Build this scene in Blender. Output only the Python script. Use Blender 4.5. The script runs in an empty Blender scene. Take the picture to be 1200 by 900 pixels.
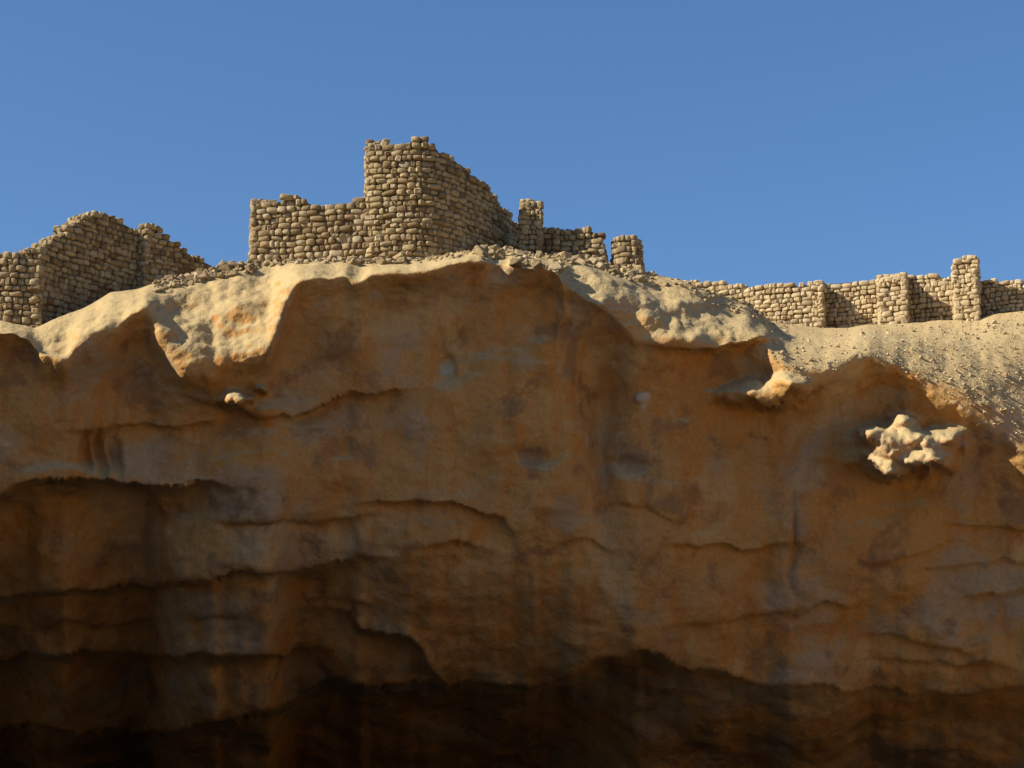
import bpy, math, random
import numpy as np
from mathutils import Vector, Matrix

# ------------------------------------------------------------------ camera, sky, sun
S = bpy.context.scene
COL = S.collection
FPX, CAMZ = 2400.0, 2.0                 # focal length in units of a 1200 px wide picture, eye height
PITCH = math.atan(480.0 / FPX)
cam = bpy.data.objects.new('camera', bpy.data.cameras.new('camera'))
COL.objects.link(cam)
cam.location = (0, 0, CAMZ)
cam.rotation_euler = (math.pi / 2 + PITCH, 0, 0)
cam.data.sensor_width = 36.0
cam.data.lens = 36.0 * FPX / 1200.0
cam.data.clip_end = 5000
S.camera = cam

TO_SUN = Vector((-0.80, -0.21, 0.56)).normalized()
ELEV = math.asin(TO_SUN.z)
AZ = math.atan2(TO_SUN.x, TO_SUN.y)
W = bpy.data.worlds.new('World'); S.world = W; W.use_nodes = True
nt = W.node_tree
bg = nt.nodes['Background']
sky = nt.nodes.new('ShaderNodeTexSky')
sky.sky_type = 'NISHITA'; sky.sun_disc = False
sky.sun_elevation = ELEV; sky.sun_rotation = AZ
sky.altitude = 600; sky.air_density = 1.25; sky.dust_density = 1.5; sky.ozone_density = 10.0
nt.links.new(sky.outputs[0], bg.inputs[0])
bg.inputs[1].default_value = 0.086
sl = bpy.data.lights.new('sun', 'SUN'); sl.energy = 5.0; sl.angle = math.radians(0.5); sl.color = (1.0, 0.93, 0.80)
so = bpy.data.objects.new('sun', sl); COL.objects.link(so)
so.rotation_euler = (-TO_SUN).to_track_quat('-Z', 'Y').to_euler()
so.location = (-60, -10, 60)
V = S.view_settings
S.display_settings.display_device = 'sRGB'
V.view_transform = 'Standard'; V.look = 'None'; V.exposure = 0.6; V.gamma = 1.0
S.cycles.max_bounces = 4; S.cycles.diffuse_bounces = 3
S.render.engine = 'CYCLES'

# ------------------------------------------------------------------ helpers
def ray(px, py, Y):
    """point at depth Y that stands at (px, py) of the picture; arrays welcome"""
    u = (np.asarray(px, float) - 600) / FPX; v = (450 - np.asarray(py, float)) / FPX
    dy = math.cos(PITCH) - v * math.sin(PITCH); dz = math.sin(PITCH) + v * math.cos(PITCH)
    k = np.asarray(Y, float) / dy
    return np.stack(np.broadcast_arrays(u * k, Y, CAMZ + dz * k), -1)

def hsh(i, j, k, seed):
    h = (i.astype(np.uint32) * np.uint32(374761393) + j.astype(np.uint32) * np.uint32(668265263)
         + k.astype(np.uint32) * np.uint32(2147483647) + np.uint32((seed * 974634777) & 0xffffffff))
    h = (h ^ (h >> np.uint32(13))) * np.uint32(1274126177)
    h = (h ^ (h >> np.uint32(16))) * np.uint32(2246822519)
    return ((h ^ (h >> np.uint32(15))) & np.uint32(0xffff)).astype(np.float64) / 65535.0 * 2 - 1

def vnoise(p, seed=0):
    q = np.floor(p).astype(np.int64) + 100000
    f = p - np.floor(p); f = f * f * f * (f * (f * 6 - 15) + 10)
    r = 0
    for a in (0, 1):
        for b in (0, 1):
            for c in (0, 1):
                w = (f[..., 0] if a else 1 - f[..., 0]) * (f[..., 1] if b else 1 - f[..., 1]) * (f[..., 2] if c else 1 - f[..., 2])
                r = r + w * hsh(q[..., 0] + a, q[..., 1] + b, q[..., 2] + c, seed)
    return r

def fbm(p, size, octaves=3, seed=0, gain=0.5):
    r, a, s = 0, 1.0, 1.0 / np.asarray(size, float)
    for o in range(octaves):
        r = r + a * vnoise(p * s + 17.3 * o, seed + o * 7)
        a *= gain; s = s * 2.03
    return r

def lin(x, pts):
    pts = sorted(pts); return np.interp(x, [p[0] for p in pts], [p[1] for p in pts])

def sstep(a, b, x):
    t = np.clip((x - a) / (b - a), 0, 1); return t * t * (3 - 2 * t)

def box_blur(a, n, axis):
    if n < 1: return a
    pad = [(0, 0)] * a.ndim; pad[axis] = (n, n)
    b = np.cumsum(np.pad(a, pad, mode='edge'), axis=axis)
    b = np.insert(b, 0, 0, axis=axis)
    m = a.shape[axis]
    hi = np.take(b, np.arange(2 * n + 1, 2 * n + 1 + m), axis=axis); lo = np.take(b, np.arange(0, m), axis=axis)
    return (hi - lo) / (2 * n + 1)

def mesh_obj(name, verts, faces, mat, parent=None, smooth=True):
    me = bpy.data.meshes.new(name)
    if isinstance(faces, np.ndarray):
        nv, nf, k = len(verts), len(faces), faces.shape[1]
        me.vertices.add(nv); me.vertices.foreach_set('co', np.asarray(verts, np.float32).ravel())
        me.loops.add(nf * k); me.loops.foreach_set('vertex_index', faces.astype(np.int32).ravel())
        me.polygons.add(nf)
        me.polygons.foreach_set('loop_start', np.arange(0, nf * k, k, dtype=np.int32))
        me.update(calc_edges=True); me.validate()
    else:
        me.from_pydata([tuple(v) for v in verts], [], faces)
    me.polygons.foreach_set('use_smooth', [smooth] * len(me.polygons))
    me.materials.append(mat); me.update()
    o = bpy.data.objects.new(name, me); COL.objects.link(o)
    if parent: o.parent = parent
    return o

def grid_faces(nr, nc):
    i = np.arange(nr * nc).reshape(nr, nc)
    return np.stack([i[:-1, :-1], i[1:, :-1], i[1:, 1:], i[:-1, 1:]], -1).reshape(-1, 4)

# ------------------------------------------------------------------ materials
class Mat:
    def __init__(s, name, rough=0.95):
        s.m = bpy.data.materials.new(name); s.m.use_nodes = True
        s.t = s.m.node_tree; s.b = s.t.nodes['Principled BSDF']
        s.b.inputs['Roughness'].default_value = rough
        s.b.inputs['Specular IOR Level'].default_value = 0.15
        s.co = s.t.nodes.new('ShaderNodeTexCoord')
    def N(s, typ, **kw):
        n = s.t.nodes.new(typ)
        for k, v in kw.items(): setattr(n, k, v)
        return n
    def L(s, a, b): s.t.links.new(a, b)
    def noise(s, scale, detail=4, rough=0.55, stretch=(1, 1, 1), dist=0.0, src='Object', off=0.0):
        mp = s.N('ShaderNodeMapping'); mp.inputs['Scale'].default_value = stretch; mp.inputs['Location'].default_value = (off, off * 1.7, off * .6)
        s.L(s.co.outputs[src], mp.inputs['Vector'])
        n = s.N('ShaderNodeTexNoise'); n.inputs['Scale'].default_value = scale; n.inputs['Detail'].default_value = detail
        n.inputs['Roughness'].default_value = rough; n.inputs['Distortion'].default_value = dist
        s.L(mp.outputs[0], n.inputs['Vector']); return n.outputs[0]
    def ramp(s, fac, stops):
        r = s.N('ShaderNodeValToRGB'); e = r.color_ramp.elements
        while len(e) < len(stops): e.new(0.5)
        for el, (p, c) in zip(e, stops):
            el.position = p; el.color = (*c, 1) if not np.isscalar(c) else (c, c, c, 1)
        s.L(fac, r.inputs[0]); return r.outputs[0]
    def mix(s, fac, a, b, mode='MIX'):
        n = s.N('ShaderNodeMix', data_type='RGBA', blend_type=mode)
        for sock, v in ((n.inputs[0], fac), (n.inputs[6], a), (n.inputs[7], b)):
            if hasattr(v, 'is_output'): s.L(v, sock)
            else: sock.default_value = v if np.isscalar(v) else (*v, 1)
        return n.outputs[2]
    def math(s, op, a, b=0.0):
        n = s.N('ShaderNodeMath', operation=op, use_clamp=False)
        for sock, v in ((n.inputs[0], a), (n.inputs[1], b)):
            if hasattr(v, 'is_output'): s.L(v, sock)
            else: sock.default_value = v
        return n.outputs[0]
    def bump(s, layers):
        prev = None
        for h, strength, dist in layers:
            b = s.N('ShaderNodeBump'); b.inputs['Strength'].default_value = strength; b.inputs['Distance'].default_value = dist
            s.L(h, b.inputs['Height'])
            if prev: s.L(prev, b.inputs['Normal'])
            prev = b.outputs[0]
        s.L(prev, s.b.inputs['Normal'])
    def color(s, c): s.L(c, s.b.inputs['Base Color']); return s.m

def rock_material():
    M = Mat('cliff_rock')
    big = M.noise(0.16, 3, 0.55, (1, 1, 1.3), 0.6)
    mid = M.noise(0.7, 4, 0.6, (1, 1, 1), 0.3, off=3.1)
    streak = M.noise(0.9, 3, 0.6, (1, 1, 0.11), 0.5, off=8.0)
    fine = M.noise(9.0, 3, 0.65)
    base = M.ramp(big, [(0.30, (0.42, 0.225, 0.075)), (0.48, (0.49, 0.26, 0.080)), (0.66, (0.44, 0.245, 0.088))])
    base = M.mix(M.ramp(streak, [(0.50, 0.0), (0.60, 0.85)]), base, (0.47, 0.205, 0.050))       # iron stained runs
    base = M.mix(M.ramp(M.noise(0.32, 4, 0.6, off=21.0), [(0.52, 0.0), (0.60, 0.75)]), base, (0.38, 0.275, 0.16))   # grey weathering
    base = M.mix(M.ramp(mid, [(0.36, 0.7), (0.45, 0.0)]), base, (0.24, 0.135, 0.065))
    base = M.mix(M.ramp(M.noise(0.45, 4, 0.6, (1, 1, .6), 0.4, off=40.0), [(0.54, 0.0), (0.60, 0.6)]), base, (0.52, 0.34, 0.145))
    # dust and sand lie on what faces up
    g = M.N('ShaderNodeNewGeometry'); sx = M.N('ShaderNodeSeparateXYZ'); M.L(g.outputs['Normal'], sx.inputs[0])
    up = M.math('ADD', sx.outputs[2], M.math('MULTIPLY', M.math('SUBTRACT', mid, 0.5), 0.45))
    base = M.mix(M.ramp(up, [(0.20, 0.0), (0.46, 0.92)]), base, (0.415, 0.305, 0.145))
    base = M.mix(0.35, base, M.ramp(fine, [(0.25, 0.25), (0.75, 0.85)]), 'SOFT_LIGHT')
    M.bump([(M.noise(2.2, 3, 0.62, off=1.0), 0.6, 0.14), (fine, 0.6, 0.04)])
    return M.color(base)

def stone_material(name, hue=(0.36, 0.27, 0.14), dark=(0.19, 0.13, 0.065)):
    M = Mat(name)
    oi = M.N('ShaderNodeObjectInfo')
    g = M.N('ShaderNodeNewGeometry')
    r = M.math('FRACT', M.math('ADD', oi.outputs['Random'], g.outputs['Random Per Island']))
    c = M.ramp(r, [(0.0, dark), (0.35, hue), (0.7, tuple(min(1, x * 1.18) for x in hue)), (0.9, (0.46, 0.375, 0.23)), (1.0, (0.33, 0.21, 0.11))])
    n1 = M.noise(3.0, 3, 0.65, src='Object'); n2 = M.noise(16.0, 3, 0.65)
    c = M.mix(M.ramp(n1, [(0.40, 0.0), (0.65, 0.6)]), c, dark)
    c = M.mix(0.4, c, M.ramp(n2, [(0.25, 0.2), (0.75, 0.85)]), 'SOFT_LIGHT')
    M.bump([(n1, 0.5, 0.06), (n2, 0.6, 0.02)])
    return M.color(c)

def ground_material(name, a, b):
    M = Mat(name)
    c = M.mix(M.ramp(M.noise(0.25, 6, 0.6), [(0.35, 0.0), (0.65, 1.0)]), a, b)
    c = M.mix(0.4, c, M.ramp(M.noise(7, 6, 0.7), [(0.25, 0.2), (0.75, 0.85)]), 'SOFT_LIGHT')
    M.bump([(M.noise(3, 8, 0.65), 0.6, 0.1)])
    return M.color(c)

M_ROCK = rock_material()
M_STONE = stone_material('limestone_rubble')
M_PALE = stone_material('pale_limestone', (0.50, 0.385, 0.215), (0.37, 0.27, 0.145))
M_MORTAR = ground_material('earth_mortar', (0.11, 0.075, 0.04), (0.18, 0.125, 0.065))
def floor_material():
    # unseen floor toned to steer bounce light: dark along the cliff foot, pale beyond
    M = Mat('gorge_floor_bounce_tint')
    pale_floor = M.mix(M.ramp(M.noise(0.25, 4, 0.6), [(0.35, 0.0), (0.65, 1.0)]), (0.52, 0.38, 0.21), (0.60, 0.45, 0.26))
    dark_floor = M.mix(M.ramp(M.noise(1.5, 4, 0.7), [(0.35, 0.0), (0.65, 1.0)]), (0.13, 0.105, 0.08), (0.21, 0.17, 0.125))
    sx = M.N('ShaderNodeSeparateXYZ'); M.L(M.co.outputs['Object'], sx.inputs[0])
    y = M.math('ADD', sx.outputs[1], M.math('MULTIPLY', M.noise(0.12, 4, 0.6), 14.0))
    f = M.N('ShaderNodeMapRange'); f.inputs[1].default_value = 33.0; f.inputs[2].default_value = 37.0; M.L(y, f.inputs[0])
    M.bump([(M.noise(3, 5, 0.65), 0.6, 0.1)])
    return M.color(M.mix(f.outputs[0], pale_floor, dark_floor))
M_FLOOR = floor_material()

# ------------------------------------------------------------------ the cliff
# picture positions (px of 1200 x 900) of the ground line, the rim where the face turns under, and the cave line
BASE = [(-420, 430), (-120, 395), (0, 376), (40, 384), (70, 372), (95, 364), (130, 345), (165, 339), (200, 328), (245, 318), (290, 308),
        (330, 305), (440, 303), (500, 303), (545, 296), (562, 290), (640, 302), (690, 304), (715, 310), (760, 319), (800, 329),
        (830, 342), (870, 354), (905, 376), (965, 384), (1010, 382), (1063, 378), (1118, 376), (1150, 372), (1200, 366), (1320, 352), (1620, 330)]
LIP = [(-420, 470), (-120, 420), (0, 384), (34, 392), (50, 414), (78, 424), (96, 402), (130, 384), (152, 366), (176, 362), (192, 396), (214, 430),
       (250, 440), (262, 424), (318, 412), (332, 360), (348, 328), (400, 322), (424, 328), (446, 322), (500, 318), (548, 303), (575, 306), (650, 314), (668, 332),
       (745, 392), (770, 400), (838, 404), (870, 398), (900, 410), (920, 436), (940, 450), (968, 444), (1000, 428), (1020, 420), (1080, 450),
       (1200, 524), (1300, 585), (1620, 700)]
CAVE = [(-420, 870), (0, 850), (100, 857), (185, 855), (330, 828), (375, 803), (450, 797), (525, 798), (600, 806), (640, 805),
        (700, 776), (718, 763), (760, 768), (900, 800), (1060, 812), (1200, 806), (1620, 800)]
# depth of the ground line behind the rim
YBASE = [(-420, 60), (0, 59.2), (60, 59.3), (130, 60.3), (250, 61.8), (300, 62.2), (420, 62.4), (545, 62.5), (562, 63.2), (640, 64.2),
         (760, 64.2), (830, 64.0), (880, 66), (905, 71.0), (1200, 69.0), (1620, 69)]

# ledges: (polyline, recess in m below it, fade length in px)
LEDGES = [
    ([(-80, 575), (0, 578), (60, 566), (150, 562), (232, 568)], 2.4, 420),
    ([(240, 470), (300, 490), (340, 486), (380, 470), (420, 462), (462, 455)], 0.55, 40),
    ([(100, 500), (150, 498), (205, 503), (250, 494)], 0.30, 45),
    ([(255, 612), (330, 606), (440, 603)], 0.30, 28),
    ([(440, 590), (520, 586), (570, 600), (606, 622)], 0.40, 36),
    ([(-60, 700), (60, 690), (180, 686), (300, 672), (422, 655)], 0.9, 120),
    ([(370, 704), (400, 700), (440, 704)], 0.25, 20),
    ([(226, 722), (250, 718), (276, 720)], 0.25, 16),
    ([(-40, 735), (80, 733), (190, 727)], 0.25, 26),
    ([(-80, 776), (80, 770), (230, 770), (350, 762)], 1.3, 200),
    ([(396, 716), (425, 738), (480, 752), (524, 798)], 1.3, 90),
    ([(800, 640), (860, 641), (916, 636)], 0.32, 40),
    ([(1110, 620), (1160, 617), (1210, 622), (1300, 618)], 0.30, 30),
    ([(940, 724), (962, 710), (990, 708)], 0.35, 30),
    ([(800, 732), (860, 722), (930, 716)], 0.2, 30),
    ([(1030, 745), (1080, 748), (1140, 764)], 0.35, 36),
    ([(1080, 668), (1130, 662), (1220, 655)], 0.25, 40),
    ([(780, 404), (840, 410), (905, 392)], 0.6, 50),
    ([(700, 778), (745, 762), (800, 772)], 0.35, 40),
    ([(1010, 655), (1060, 650), (1110, 640)], 0.22, 24), ([(720, 590), (765, 600), (790, 612)], 0.2, 18), ([(660, 640), (690, 632), (716, 640)], 0.2, 20),
    ([(1120, 700), (1160, 690), (1230, 692)], 0.3, 40), ([(1040, 775), (1100, 770), (1180, 782)], 0.3, 30), ([(500, 640), (535, 628), (566, 640)], 0.25, 24),
]
# lumps and hollows: px, py, half width, half height, metres toward the viewer
LUMPS = [
    (610, 600, 105, 280, 0.55), (560, 380, 90, 70, -0.35), (703, 495, 24, 110, -1.2), (745, 470, 60, 90, -0.35),
    (820, 560, 90, 120, 0.35), (960, 560, 60, 110, 0.45), (1080, 640, 90, 60, 0.3), (230, 395, 38, 45, 0.35), (300, 385, 40, 45, 0.35),
    (395, 400, 60, 60, 0.25), (150, 420, 55, 60, 0.15), (60, 470, 70, 70, 0.35), (330, 545, 80, 50, 0.3), (520, 690, 60, 90, 0.35),
    (625, 535, 26, 12, -0.35), (745, 545, 26, 12, -0.35), (520, 428, 10, 10, -0.35), (750, 466, 9, 6, 0.2), (682, 514, 6, 10, 0.15),
    (440, 790, 70, 40, 0.25), (250, 640, 80, 30, 0.25), (130, 640, 25, 60, -0.3), (118, 528, 5, 28, -0.45), (136, 528, 5, 28, -0.4), (102, 530, 5, 24, -0.3),
    (655, 360, 6, 60, 0.35), (640, 420, 14, 90, 0.2), (590, 480, 10, 90, -0.18), (585, 312, 18, 14, -0.7),
    (930, 640, 5, 60, -0.2), (860, 520, 14, 60, 0.12), (540, 620, 26, 36, 0.2), (360, 740, 40, 30, 0.3), (630, 730, 5, 60, 0.12),
    (790, 350, 45, 30, 0.35), (850, 372, 28, 16, 0.4), (722, 342, 48, 28, 0.8), (945, 425, 62, 30, 0.7),
    (850, 840, 60, 40, 0.9), (960, 850, 80, 40, 0.8), (1100, 790, 90, 40, 0.5), (240, 830, 60, 30, 0.4),
]
# jutting pieces below the rim that reach the sun: polygon, metres forward
JUTS = [  # (metres forward, [(px, py, half width, half height) ...]) grown together
    (3.6, [(1056, 530, 46, 22), (1060, 498, 18, 11), (1108, 515, 22, 12), (1024, 508, 18, 10), (1044, 550, 20, 11), (1086, 538, 30, 14), (1062, 512, 16, 14), (1078, 526, 40, 15), (1040, 522, 26, 18)]),
    (1.75, [(890, 463, 40, 12), (918, 454, 28, 13)]),
    (1.6, [(274, 468, 13, 8), (284, 465, 8, 5)]), (1.2, [(303, 455, 6, 5)]),
]

def build_cliff():
    cx = np.unique(np.concatenate([np.arange(-420, -20, 8), np.arange(-20, 1221, 2.2), np.arange(1224, 1440, 3.4), np.arange(1446, 1621, 8)]))
    nc = len(cx)
    wob = fbm(np.stack([cx, cx * 0, cx * 0], -1), 22, 3, 5)
    b = lin(cx, BASE) + 1.5 * wob
    wl = fbm(np.stack([cx, cx * 0 + 9, cx * 0], -1), 14, 3, 9)
    lip = np.maximum(lin(cx, LIP) + 3.5 * wl, b + 5)
    cave = lin(cx, CAVE) + 2.5 * wob
    t = np.linspace(0, 1, 300) ** 1.25
    PX = np.repeat(cx[None, :], len(t), 0)
    PY = b[None, :] + (1030 - b[None, :]) * t[:, None]
    K = 0.0252
    y0 = 57.0 + 6.4 * (cx / 1200.0) + 0.5 * np.sin(cx / 130.0 + 0.4)
    yb = np.maximum(lin(cx, YBASE), y0 + 0.8)
    h = (PY - lip[None, :]) * K
    tt = np.clip((lip[None, :] - PY) / (lip - b)[None, :], 0, 1)
    pw = lin(cx, [(-420, 1.35), (860, 1.35), (905, 3.2), (1000, 3.4), (1060, 2.6), (1200, 2.0), (1620, 1.6)])
    Y = y0[None, :] + (yb - y0)[None, :] * tt ** pw[None, :]
    hp = np.clip(h, 0, None)
    Y = Y + 1.05 * (1 - np.exp(-(hp / 0.8) ** 1.5)) + 0.13 * hp + 0.010 * hp ** 2 + np.interp(PX, [0, 500, 900], [0.18, 0.13, 0.10]) * np.clip(hp - np.interp(PX, [0, 250, 450, 700, 1200], [3.6, 4.6, 6.5, 7.0, 4.5]), 0, None) ** 2
    Y = box_blur(box_blur(Y, 2, 0), 2, 1)
    # warp the drawn features a little so no line is clean
    p3 = np.stack([PX, PY, PX * 0], -1)
    WX = PX + 6 * fbm(p3, 40, 3, 21); WY = PY + 6 * fbm(p3, 40, 3, 31)
    for line, d, w in LEDGES:
        x0, x1 = line[0][0], line[-1][0]
        tl = 30 + 22 * d
        taper = sstep(x0 - tl, x0 + tl, WX) * (1 - sstep(x1 - tl, x1 + tl, WX))
        e = WY - np.interp(WX, [q[0] for q in line], [q[1] for q in line])
        Y = Y + taper * d * np.where(e > 0, (1 - np.exp(-e / (1.6 + 2.2 * d))) * np.exp(-np.clip(e, 0, None) / w), 0)
        Y = Y - taper * min(0.28 * d, 0.35) * np.exp(-(e / 22.0) ** 2) * (e < 0)
    for x, y, a, c, m in LUMPS:
        Y = Y - m * np.exp(-(((WX - x) / a) ** 2 + ((WY - y) / c) ** 2) ** 1.3)
    e = WY - np.interp(WX, cx, cave)
    amt = np.interp(PX, [-420, 650, 760, 1000, 1620], [6.5, 6.0, 3.6, 3.0, 3.0])
    soft = np.interp(PX, [-420, 640, 760, 900, 1620], [26, 26, 36, 60, 60])
    ep = np.clip(e, 0, None)
    Y = Y + amt * (0.4 * (1 - np.exp(-ep / (soft * 0.3))) + 0.6 * (1 - np.exp(-ep / (soft * 1.6))))
    Y = Y - 0.5 * np.exp(-(e / 45.0) ** 2) * (e < 0) * np.interp(PX, [640, 800], [1, 0.3])
    # rim pieces
    J = 0
    WX2 = PX + 5 * fbm(p3, 16, 3, 41); WY2 = PY + 4 * fbm(p3, 16, 3, 51)
    knob = 1 + 0.10 * fbm(p3, 16, 3, 141)
    for m, blobs in JUTS:
        keep = 1.0
        for x, y, a, c in blobs:
            keep = keep * (1 - 0.97 * np.exp(-((((WX2 - x) / a) ** 2 + ((WY2 - y) / c) ** 2) ** 1.5)))
        y1 = max(q[1] for q in blobs); y2 = min(q[1] for q in blobs)
        J = J + m * (1 - keep) ** 1.0 * knob * (0.8 + 0.3 * np.clip((PY - y2) / (y1 - y2 + 12), 0, 1))
    Y = Y - J
    P = ray(PX, PY, Y)
    # rock relief: broad lumps, then knobbly weathering; the scree side at the far right is finer
    q = P * np.array([1, 1, 1.0])
    rel = 0.36 * fbm(q, 2.4, 2, 61) + 0.13 * fbm(q * np.array([1, 1, 1.3]), 1.0, 3, 71) + 0.02 * fbm(q, 0.2, 3, 81)
    ridge = 0.05 * (1 - np.abs(fbm(q * np.array([0.35, 0.35, 1.9]), 1.0, 3, 91)))          # bedding
    rel = rel + np.where(h < 0.3, 0.055 * (np.abs(fbm(q, 0.42, 3, 171)) - 0.3), 0)      # pitted, knobbly rim
    rough = np.where(h < 0, 1.0, 0.75)
    rel = rel * rough + ridge * (h > 0)
    fade = sstep(0, 26, PY - b[None, :]) * 0.75 + 0.25
    rel = rel * fade * np.where(h < 0, np.interp(PX, [860, 910], [1, 0.35]), 1)
    du = np.gradient(P, axis=1); dv = np.gradient(P, axis=0)
    n = np.cross(du, dv); n /= np.linalg.norm(n, axis=-1, keepdims=True) + 1e-9
    n = np.where((n[..., 1:2] > 0), -n, n)
    n = np.where(h[..., None] > 0, n * 0.3 + np.array([0, -0.7, 0]), n * 0.6 + np.array([0, -0.4, 0]))
    P = P + n * rel[..., None]
    # the flat ground behind the ground line, hidden from below
    top = P[0]
    back = []
    for dist, rise in ((0.7, 0.02), (1.6, 0.06), (3.2, 0.2), (6, 0.4), (12, 0.9), (25, 1.6), (60, 3), (160, 5), (500, -8)):
        r = top.copy(); r[:, 1] += dist; r[:, 0] *= 1 + dist / 62.0
        w = min(1, dist / 20.0)
        r[:, 2] = (top[:, 2] * (1 - w) + w * 16.0) + rise
        r[:, 2] += 0.12 * min(dist, 3) * fbm(r, 2.0, 2, 13)
        back.append(r)
    full = np.concatenate([np.stack(back[::-1]), P], 0)
    nr = full.shape[0]
    o = mesh_obj('cliff', full.reshape(-1, 3), grid_faces(nr, nc)[:, ::-1], M_ROCK)
    o['kind'] = 'structure'
    o['label'] = 'overhanging brown sandstone cliff with sunlit rim and dark undercut base'
    return cx, b, PX, PY, P, lip
CX, B_LINE, GPX, GPY, GP, LIPS = build_cliff()

def on_cliff(px, py):
    """a point of the cliff's surface seen at (px, py)"""
    i = int(np.clip(np.searchsorted(CX, px), 0, len(CX) - 1))
    j = int(np.clip(np.searchsorted(GPY[:, i], py), 0, GPY.shape[0] - 1))
    return GP[j, i]

# pale scars where flakes broke off; dark spots paint the shade of two scoops
def add_scars_and_shade(spots):
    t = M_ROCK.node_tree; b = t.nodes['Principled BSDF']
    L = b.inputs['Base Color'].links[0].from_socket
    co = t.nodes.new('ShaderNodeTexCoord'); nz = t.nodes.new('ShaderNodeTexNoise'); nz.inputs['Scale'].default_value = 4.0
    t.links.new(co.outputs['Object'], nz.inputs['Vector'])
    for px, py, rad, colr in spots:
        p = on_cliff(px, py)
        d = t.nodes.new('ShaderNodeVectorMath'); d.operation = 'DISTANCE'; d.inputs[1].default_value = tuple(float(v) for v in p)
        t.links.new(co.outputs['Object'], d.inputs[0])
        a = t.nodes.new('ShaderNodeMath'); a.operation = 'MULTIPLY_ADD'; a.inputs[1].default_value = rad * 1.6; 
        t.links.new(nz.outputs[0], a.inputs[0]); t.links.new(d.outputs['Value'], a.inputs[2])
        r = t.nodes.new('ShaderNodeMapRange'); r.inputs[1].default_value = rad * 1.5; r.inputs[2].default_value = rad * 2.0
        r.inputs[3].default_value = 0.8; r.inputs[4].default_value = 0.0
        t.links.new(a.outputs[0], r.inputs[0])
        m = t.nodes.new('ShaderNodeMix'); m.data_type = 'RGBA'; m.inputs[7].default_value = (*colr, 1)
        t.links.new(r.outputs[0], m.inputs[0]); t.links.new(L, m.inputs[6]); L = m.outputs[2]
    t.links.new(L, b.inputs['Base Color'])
add_scars_and_shade([(521, 428, 0.28, (0.40, 0.42, 0.33)), (752, 467, 0.26, (0.50, 0.42, 0.31)), (683, 515, 0.2, (0.46, 0.38, 0.29)), (620, 534, 0.45, (0.25, 0.175, 0.105)),
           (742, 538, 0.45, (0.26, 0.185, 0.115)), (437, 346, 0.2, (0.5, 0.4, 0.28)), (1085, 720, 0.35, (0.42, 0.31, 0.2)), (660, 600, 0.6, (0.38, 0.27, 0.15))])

# gorge floor and an added unseen wall that blocks sky and sun
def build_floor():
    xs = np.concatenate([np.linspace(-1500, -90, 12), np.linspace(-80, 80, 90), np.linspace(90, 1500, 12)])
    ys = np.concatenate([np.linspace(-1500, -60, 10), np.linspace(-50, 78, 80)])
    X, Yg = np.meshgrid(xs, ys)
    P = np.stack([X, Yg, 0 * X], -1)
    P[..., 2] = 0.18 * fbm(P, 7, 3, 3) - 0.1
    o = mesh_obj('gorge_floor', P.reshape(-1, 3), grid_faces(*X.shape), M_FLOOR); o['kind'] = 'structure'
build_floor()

def build_shade_wall():  # added out of view to shade the floor and block low sky
    th = np.linspace(math.radians(150), math.radians(390), 120)       # wraps round behind the camera
    zs = np.linspace(-0.5, 1, 40)
    T, Z = np.meshgrid(th, zs)
    HT = lin(np.degrees(T), [(150, 20), (162, 24), (171, 54), (185, 58), (193, 14), (230, 16), (250, 24), (320, 24), (335, 18), (390, 18)]) + 3 * np.sin(T * 9.0)
    R = 46 + 3 * Z
    P = np.stack([R * np.cos(T) * 1.15, 30 + R * np.sin(T) * 0.95, np.maximum(Z, -0.05) * HT], -1)
    d = 2.2 * fbm(P, 9, 4, 303)
    P[..., 0] += d * np.cos(T); P[..., 1] += d * np.sin(T)
    top = []
    for e in (8, 40, 300):
        r = P[-1].copy(); r[:, 0] += e * np.cos(th); r[:, 1] += e * np.sin(th); r[:, 2] += 1; top.append(r)
    full = np.concatenate([P, np.stack(top)], 0)
    o = mesh_obj('unseen_shade_wall', full.reshape(-1, 3), grid_faces(full.shape[0], full.shape[1])[:, ::-1], M_ROCK); o['kind'] = 'structure'
SHADE_WALL = True
if SHADE_WALL: build_shade_wall()

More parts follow.
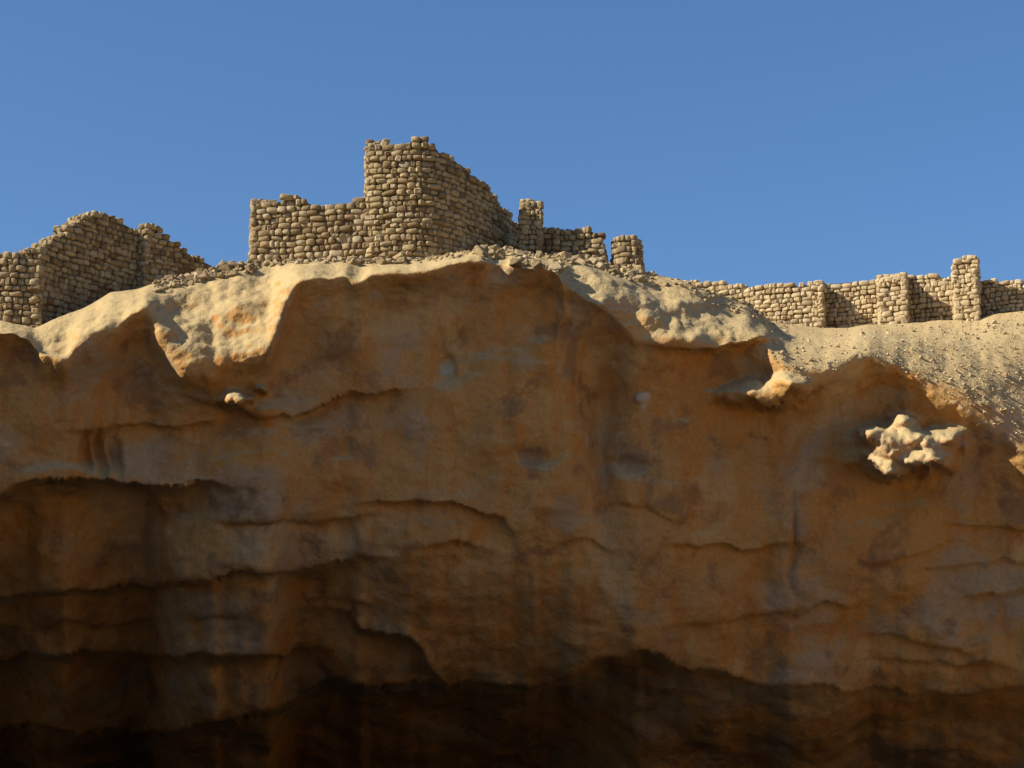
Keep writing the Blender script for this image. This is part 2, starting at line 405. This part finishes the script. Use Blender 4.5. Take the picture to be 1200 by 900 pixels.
# ------------------------------------------------------------------ stones and masonry
rnd = random.Random(7)
def stone_shape(seed, c=0.34, jit=0.06):
    """a roughly squared field stone inside a unit cube, 44 triangles"""
    r = random.Random(seed)
    V_, F = [], []
    idx = {}
    for sx in (-1, 1):
        for sy in (-1, 1):
            for sz in (-1, 1):
                j = [r.uniform(-jit, jit) for _ in range(3)]
                for ax in range(3):
                    v = [sx * 0.5, sy * 0.5, sz * 0.5]
                    cc = c * r.uniform(0.6, 1.25)
                    for k in range(3):
                        if k != ax: v[k] -= math.copysign(cc * 0.62, v[k])
                    idx[(sx, sy, sz, ax)] = len(V_)
                    V_.append([v[k] + j[k] for k in range(3)])
    s2 = ((-1, -1), (1, -1), (1, 1), (-1, 1))
    def key(ax, s, a, b_):
        q = [0, 0, 0]; o1, o2 = [k for k in range(3) if k != ax]; q[ax] = s; q[o1] = a; q[o2] = b_; return tuple(q)
    for ax in range(3):
        for s in (-1, 1): F.append([idx[key(ax, s, a, b_) + (ax,)] for a, b_ in s2])
    for ax in range(3):                        # edges along ax
        o1, o2 = [k for k in range(3) if k != ax]
        for a in (-1, 1):
            for b_ in (-1, 1):
                lo, hi = key(ax, -1, a, b_), key(ax, 1, a, b_)
                F.append([idx[lo + (o1,)], idx[hi + (o1,)], idx[hi + (o2,)], idx[lo + (o2,)]])
    for sx in (-1, 1):
        for sy in (-1, 1):
            for sz in (-1, 1): F.append([idx[(sx, sy, sz, ax)] for ax in range(3)])
    A = np.array(V_)
    G = []
    for f in F:                                # wind outward
        p = A[f]; nn = np.cross(p[1] - p[0], p[2] - p[0])
        G.append(f if np.dot(nn, p.mean(0)) > 0 else f[::-1])
    return A, G
SHAPES = [stone_shape(100 + i) for i in range(16)]
CHUNKS = [stone_shape(300 + i, 0.2, 0.15) for i in range(12)]
STONE_MESH, CHUNK_MESH = [], []
for k, (A, G) in enumerate(SHAPES + CHUNKS):
    me = bpy.data.meshes.new('stone'); me.from_pydata([tuple(v) for v in A], [], G); me.materials.append(M_STONE)
    me.polygons.foreach_set('use_smooth', [k < 16] * len(me.polygons)); me.update(); (STONE_MESH if k < 16 else CHUNK_MESH).append(me)

PALE_MESH = []
for k, me in enumerate(STONE_MESH):
    m2 = me.copy(); m2.materials[0] = M_PALE; PALE_MESH.append(m2)

def empty(name, loc, label, cat, group=None):
    o = bpy.data.objects.new(name, None); COL.objects.link(o); o.location = loc; o.empty_display_size = 0.3
    o['label'] = label; o['category'] = cat; o['kind'] = 'thing'
    if group: o['group'] = group
    return o

def put_stones(thing, specs, most=300, meshes=None, mat=None):
    """specs: (matrix, size on view); the largest become stones of their own, the rest one part"""
    specs = sorted(specs, key=lambda s: -s[1])
    inv = Matrix.Translation(thing.location).inverted()
    for m, _ in specs[:most]:
        o = bpy.data.objects.new('stone', rnd.choice(meshes or STONE_MESH)); COL.objects.link(o); o.parent = thing
        o.matrix_local = inv @ m
    rest = specs[most:]
    if rest:
        o = joined('small_stones', [inv @ m for m, _ in rest], mat or M_STONE); o.parent = thing; o['kind'] = 'stuff'

def joined(name, mats, mat, shapes=None):
    vs, fs, n = [], [], 0
    for m in mats:
        A, G = rnd.choice(shapes or SHAPES)
        R_ = np.array(m.to_3x3()); vs.append(A @ R_.T + np.array(m.translation))
        fs += [[i + n for i in f] for f in G]; n += len(A)
    return mesh_obj(name, np.concatenate(vs), fs, mat, smooth=False)

def masonry(thing, path, ref, cw, ch, thick, seed, jag=0.5, cap=True, close=False):
    """rubble wall. path: (px, Y, top py, bottom py) points seen from outside left to right; ref: picture row used to turn px into x"""
    r = random.Random(seed)
    pts = []
    for px, Y, tp, bp in path:
        w = ray(px, ref, Y); pts.append((w[0], Y, ray(px, tp, Y)[2], ray(px, bp, Y)[2]))
    P = np.array(pts)
    seg = np.linalg.norm(np.diff(P[:, :2], axis=0), axis=1)
    Sv = np.concatenate([[0], np.cumsum(seg)])
    at = lambda s: np.array([np.interp(s, Sv, P[:, k]) for k in range(4)])
    # corners
    d = np.diff(P[:, :2], axis=0) / seg[:, None]
    cuts = [0.0] + [Sv[i + 1] for i in range(len(d) - 1) if np.dot(d[i], d[i + 1]) < 0.8] + [Sv[-1]]
    noise_top = lambda s: jag * ch * float(fbm(np.array([[s, seed * 3.7, 0.0]]), 0.9, 3, seed)[0])
    specs = []
    zmin, zmax = P[:, 3].min(), P[:, 2].max()
    for a, b_ in zip(cuts[:-1], cuts[1:]):
        z = zmin; k = 0
        while z < zmax + ch:
            hh = ch * r.uniform(0.8, 1.25)
            s = a - r.uniform(0, 0.5) * cw
            while s < b_:
                w = cw * r.choice((0.5, 0.65, 0.8, 1.0, 1.1, 1.4)) * r.uniform(0.85, 1.15)
                e = min(s + w, b_ + 0.04)
                s0 = max(s, a - 0.04)
                if e - s0 > 0.35 * ch:
                    m_ = 0.5 * (s0 + e); q = at(np.clip(m_, a + 1e-4, b_ - 1e-4))
                    zt = q[2] + noise_top(m_)
                    zc = z + hh / 2 + 0.3 * ch * float(vnoise(np.array([[m_ / 0.9, z / 0.8, seed * 1.3]]), 4)[0])
                    if zc > q[3] - 0.1 and zc < zt - 0.1 * ch:
                        i = int(np.clip(np.searchsorted(Sv, m_) - 1, 0, len(d) - 1))
                        q0, q1 = at(max(s0, a)), at(min(e, b_))
                        tg = q1[:2] - q0[:2]
                        tg = tg / np.linalg.norm(tg) if np.linalg.norm(tg) > 0.04 else d[i]
                        nrm = np.array([tg[1], -tg[0]])
                        dep = r.uniform(0.8, 1.1) * min(cw * 0.85, thick * 0.6)
                        rows = 1
                        if cap and zc + hh > zt: rows = max(1, int(thick / dep + 0.5))
                        for rw in range(rows):
                            out = r.uniform(-0.05, 0.06) - rw * dep * 0.98 - dep / 2
                            c = q[:2] + nrm * out
                            zz = zc + r.uniform(-0.012, 0.012) + (r.uniform(-0.3, 0.25) * ch if rw else 0)
                            R3 = Matrix(((tg[0], -nrm[0], 0), (tg[1], -nrm[1], 0), (0, 0, 1))).to_4x4()
                            R3 = R3 @ Matrix.Rotation(r.gauss(0, 0.10), 4, 'Y') @ Matrix.Rotation(r.gauss(0, 0.16), 4, 'Z') @ Matrix.Rotation(r.gauss(0, 0.10), 4, 'X')
                            fl = r.choice((0, math.pi)); R3 = R3 @ Matrix.Rotation(fl, 4, 'Z')
                            vs = r.uniform(0.82, 1.1)
                            M_ = Matrix.Translation((c[0], c[1], zz)) @ R3 @ Matrix.Diagonal(((e - s0) * r.uniform(0.88, 1.02), dep, hh * vs, 1))
                            specs.append((M_, (e - s0) * hh * (1 if rw == 0 else 0.5)))
                s = s + w
            z += hh; k += 1
    # core of earth and small stones behind the facing
    ns = max(4, int(Sv[-1] / 0.12)); ss = np.linspace(0, Sv[-1], ns)
    rows = []
    for s in ss:
        q = at(s); i = int(np.clip(np.searchsorted(Sv, s) - 1, 0, len(d) - 1))
        q0, q1 = at(max(0, s - 0.15)), at(min(Sv[-1], s + 0.15)); tg = q1[:2] - q0[:2]; tg = tg / (np.linalg.norm(tg) + 1e-9)
        nrm = np.array([tg[1], -tg[0]])
        f = q[:2] - nrm * 0.07; bk = q[:2] - nrm * (thick - 0.03)
        zt = q[2] + noise_top(s) - 0.55 * ch
        zt = max(zt, q[3] + 0.05)
        rows.append([(f[0], f[1], q[3] - 0.3), (f[0], f[1], q[3] + (zt - q[3]) * 0.33), (f[0], f[1], q[3] + (zt - q[3]) * 0.66), (f[0], f[1], zt),
                     (bk[0], bk[1], zt), (bk[0], bk[1], q[3] - 0.3)])
    A = np.array(rows); nr, nc = A.shape[:2]
    disp = 0.035 * fbm(A, 0.25, 2, seed + 5); A[..., 1] += disp
    A -= np.array(thing.location)
    F = [list(map(int, f[::-1])) for f in grid_faces(nr, nc)] + [list(range(nc))[::-1], [(nr - 1) * nc + k for k in range(nc)]]
    mesh_obj('wall_core', A.reshape(-1, 3), F, M_MORTAR, thing, smooth=False)
    return specs

def base_of(px, py, Y): return tuple(float(v) for v in ray(px, py, Y))

# --- ruin at the left
t = empty('ruined_wall', base_of(20, 380, 59.8), 'short broken end of dry stone wall beside the sloping gable ruin', 'wall')
put_stones(t, masonry(t, [(-60, 61.6, 300, 420), (-60, 60.0, 300, 420), (8, 59.8, 294, 410), (48, 59.9, 297, 410), (54, 62.6, 300, 410)], 340, 0.27, 0.185, 0.6, 11))
t = empty('ruined_gable', base_of(120, 360, 62.0), 'gable shaped ruin with shaded face and sunlit sloping crest', 'ruin')
sp = masonry(t, [(47, 60.6, 291, 400), (70, 61.4, 276, 400), (96, 62.2, 250, 395), (118, 62.9, 246, 392), (140, 63.5, 258, 385), (160, 64.0, 268, 375),
                 (170, 63.8, 264, 372), (180, 64.1, 270, 370), (205, 64.7, 281, 360), (228, 65.3, 300, 350), (250, 65.9, 310, 350)], 310, 0.27, 0.185, 0.75, 14, jag=0.7)
put_stones(t, sp)

# --- the stronghold in the middle
t = empty('curtain_wall', base_of(350, 305, 63.4), 'long low stone wall joining the round tower ruin on the cliff edge', 'wall')
put_stones(t, masonry(t, [(294, 65.6, 236, 335), (294, 64.05, 236, 335), (330, 63.87, 236, 335), (334, 63.85, 229, 335), (354, 63.75, 229, 335), (357, 63.74, 236, 335), (395, 63.55, 236, 335), (442, 63.32, 232, 335)],
                      270, 0.30, 0.185, 0.7, 21, jag=0.35))
t = empty('ruined_tower', base_of(510, 305, 64.5), 'tall round stone tower ruin broken down on its shaded side', 'tower')
front = [(428, 65.0, 178, 335), (429, 63.4, 176, 335), (434, 63.28, 172, 335), (460, 63.1, 168, 335), (480, 63.0, 166, 335), (494, 63.0, 168, 335), (506, 63.1, 170, 335),
         (517, 63.3, 173, 335), (528, 63.58, 180, 335), (540, 64.0, 187, 335), (551, 64.5, 193, 335), (562, 65.0, 204, 335), (573, 65.5, 213, 335), (582, 66.0, 225, 335),
         (590, 66.5, 243, 335), (598, 67.0, 252, 335), (606, 67.5, 258, 335), (615, 68.0, 264, 335)]
path = front
put_stones(t, masonry(t, path, 240, 0.30, 0.19, 0.8, 22, jag=1.3))
t = empty('stone_pier', base_of(622, 300, 65.0), 'slim square stone pier between the round tower and the low wall', 'pier')
put_stones(t, masonry(t, [(609.5, 65.7, 235, 330), (609.5, 65.0, 235, 330), (634.5, 65.0, 235, 330), (635, 65.8, 237, 330)], 265, 0.24, 0.17, 0.34, 23, jag=0.3))
t = empty('low_wall', base_of(675, 300, 65.3), 'low broken stone wall beside the slim pier, its end collapsed', 'wall')
put_stones(t, masonry(t, [(636, 65.45, 266, 330), (660, 65.4, 267, 330), (695, 65.3, 265, 330), (704, 65.28, 270, 330), (709, 65.3, 284, 330), (711, 66.0, 290, 330)], 280, 0.27, 0.18, 0.6, 24))
t = empty('wall_stump', base_of(735, 310, 65.0), 'rounded stump of masonry standing apart past the low wall', 'ruin')
put_stones(t, masonry(t, [(716, 65.9, 284, 335), (719, 65.3, 280, 335), (730, 65.05, 275, 335), (745, 65.0, 276, 335), (752, 65.15, 284, 335), (754.5, 65.8, 300, 335)], 300, 0.27, 0.18, 0.5, 25))

# --- the rampart on the right: set back panels between projecting buttresses
t = empty('rampart', base_of(1060, 375, 71.0), 'long pale stone rampart with projecting buttresses above the scree slope', 'wall')
D = 1.25
def yr(px): return 73.0 - 3.4 * (px - 905) / 295.0
rp = [(800, yr(800) - .9, 328, 400), (830, yr(830) - .9, 330, 400), (870, yr(870) - 1.0, 333, 405), (905, yr(905) - D, 333, 405), (940, yr(940) - D, 332, 405), (964, yr(964) - D, 331, 405), (966, yr(966), 329, 405),
      (1000, yr(1000), 327, 405), (1029, yr(1029), 326, 405), (1030, yr(1030) - D, 323, 400), (1050, yr(1050) - D, 320, 400), (1062, yr(1062) - D, 321, 400), (1064, yr(1064), 323, 400), (1090, yr(1090), 321, 400),
      (1117, yr(1117), 322, 398), (1118, yr(1118) - D, 301, 396), (1147, yr(1147) - D, 299, 394), (1149, yr(1149) - 0.3, 318, 392), (1150, yr(1150), 328, 392),
      (1200, yr(1200), 329, 388), (1290, yr(1290), 326, 380), (1430, yr(1430), 322, 370)]
sp = masonry(t, rp, 350, 0.27, 0.165, 0.6, 31, jag=0.35)
put_stones(t, sp, 300, PALE_MESH, M_PALE)

# ------------------------------------------------------------------ fallen stones, rubble, scree
def loose(size, p, r, flat=0.7):
    return (Matrix.Translation(p) @ Matrix.Rotation(r.uniform(0, 6.28), 4, 'Z') @ Matrix.Rotation(r.gauss(0, 0.35), 4, 'X') @ Matrix.Rotation(r.gauss(0, 0.35), 4, 'Y')
            @ Matrix.Diagonal((size * r.uniform(0.85, 1.3), size * r.uniform(0.75, 1.1), size * flat * r.uniform(0.8, 1.15), 1)))
rr = random.Random(55)
zones = [  # px0, px1, py offset below the ground line from, to, count, size, label, group
    (196, 292, -3, 14, 26, 0.24, 'loose fallen stone on the rim between the gable ruin and the long wall', 'fallen stones by the gable ruin'),
    (385, 470, -2, 6, 14, 0.24, 'loose fallen stone at the foot of the round tower', 'fallen stones under the round tower'),
    (562, 640, -3, 13, 22, 0.24, 'loose fallen stone on the rim between tower and slim pier', 'fallen stones by the pier'),
    (640, 752, -3, 11, 24, 0.24, 'loose fallen stone in front of the low wall and masonry stump', 'fallen stones by the low wall'),
]
for x0, x1, o0, o1, n, size, lab, grp in zones:
    for _ in range(n):
        px = rr.uniform(x0, x1); py = float(np.interp(px, CX, B_LINE)) + rr.uniform(o0, o1)
        p = on_cliff(px, py); sz = size * rr.uniform(0.75, 1.4)
        o = bpy.data.objects.new('fallen_stone', rr.choice(CHUNK_MESH)); COL.objects.link(o)
        o.matrix_world = loose(sz, Vector(p) + Vector((0, 0, 0.05)), rr)
        o['label'] = lab; o['category'] = 'stone'; o['group'] = grp
ms = []
for x0, x1, o0, o1, n, size in ((180, 300, -2, 13, 200, 0.11), (290, 560, -1, 5, 200, 0.10), (555, 765, -2, 12, 260, 0.11), (760, 920, -2, 12, 120, 0.09)):
    for _ in range(n):
        px = rr.uniform(x0, x1); py = float(np.interp(px, CX, B_LINE)) + o0 + (o1 - o0) * rr.random() ** 1.3
        ms.append(loose(size * rr.uniform(0.5, 1.6), Vector(on_cliff(px, py)) + Vector((0, 0, 0.01)), rr))
o = joined('rubble', ms, M_STONE, CHUNKS); o['kind'] = 'stuff'; o['label'] = 'small rubble strewn along the cliff rim below the ruins'; o['category'] = 'rubble'
ms = []
while len(ms) < 3600:
    px = rr.uniform(900, 1435); b0 = float(np.interp(px, CX, B_LINE)); l0 = float(np.interp(px, CX, LIPS))
    if rr.random() > (l0 - b0) / 170.0: continue
    py = b0 + (l0 - b0 - 6) * rr.random()
    p = Vector(on_cliff(px, py)) + Vector((rr.uniform(-.04, .04), rr.uniform(-.1, .1), 0.004))
    ms.append(loose(0.045 * math.exp(rr.gauss(0, 0.45)), p, rr, 0.6))
o = joined('scree', ms, M_PALE, CHUNKS); o['kind'] = 'stuff'; o['label'] = 'pale pebbly scree covering the slope below the rampart'; o['category'] = 'scree'
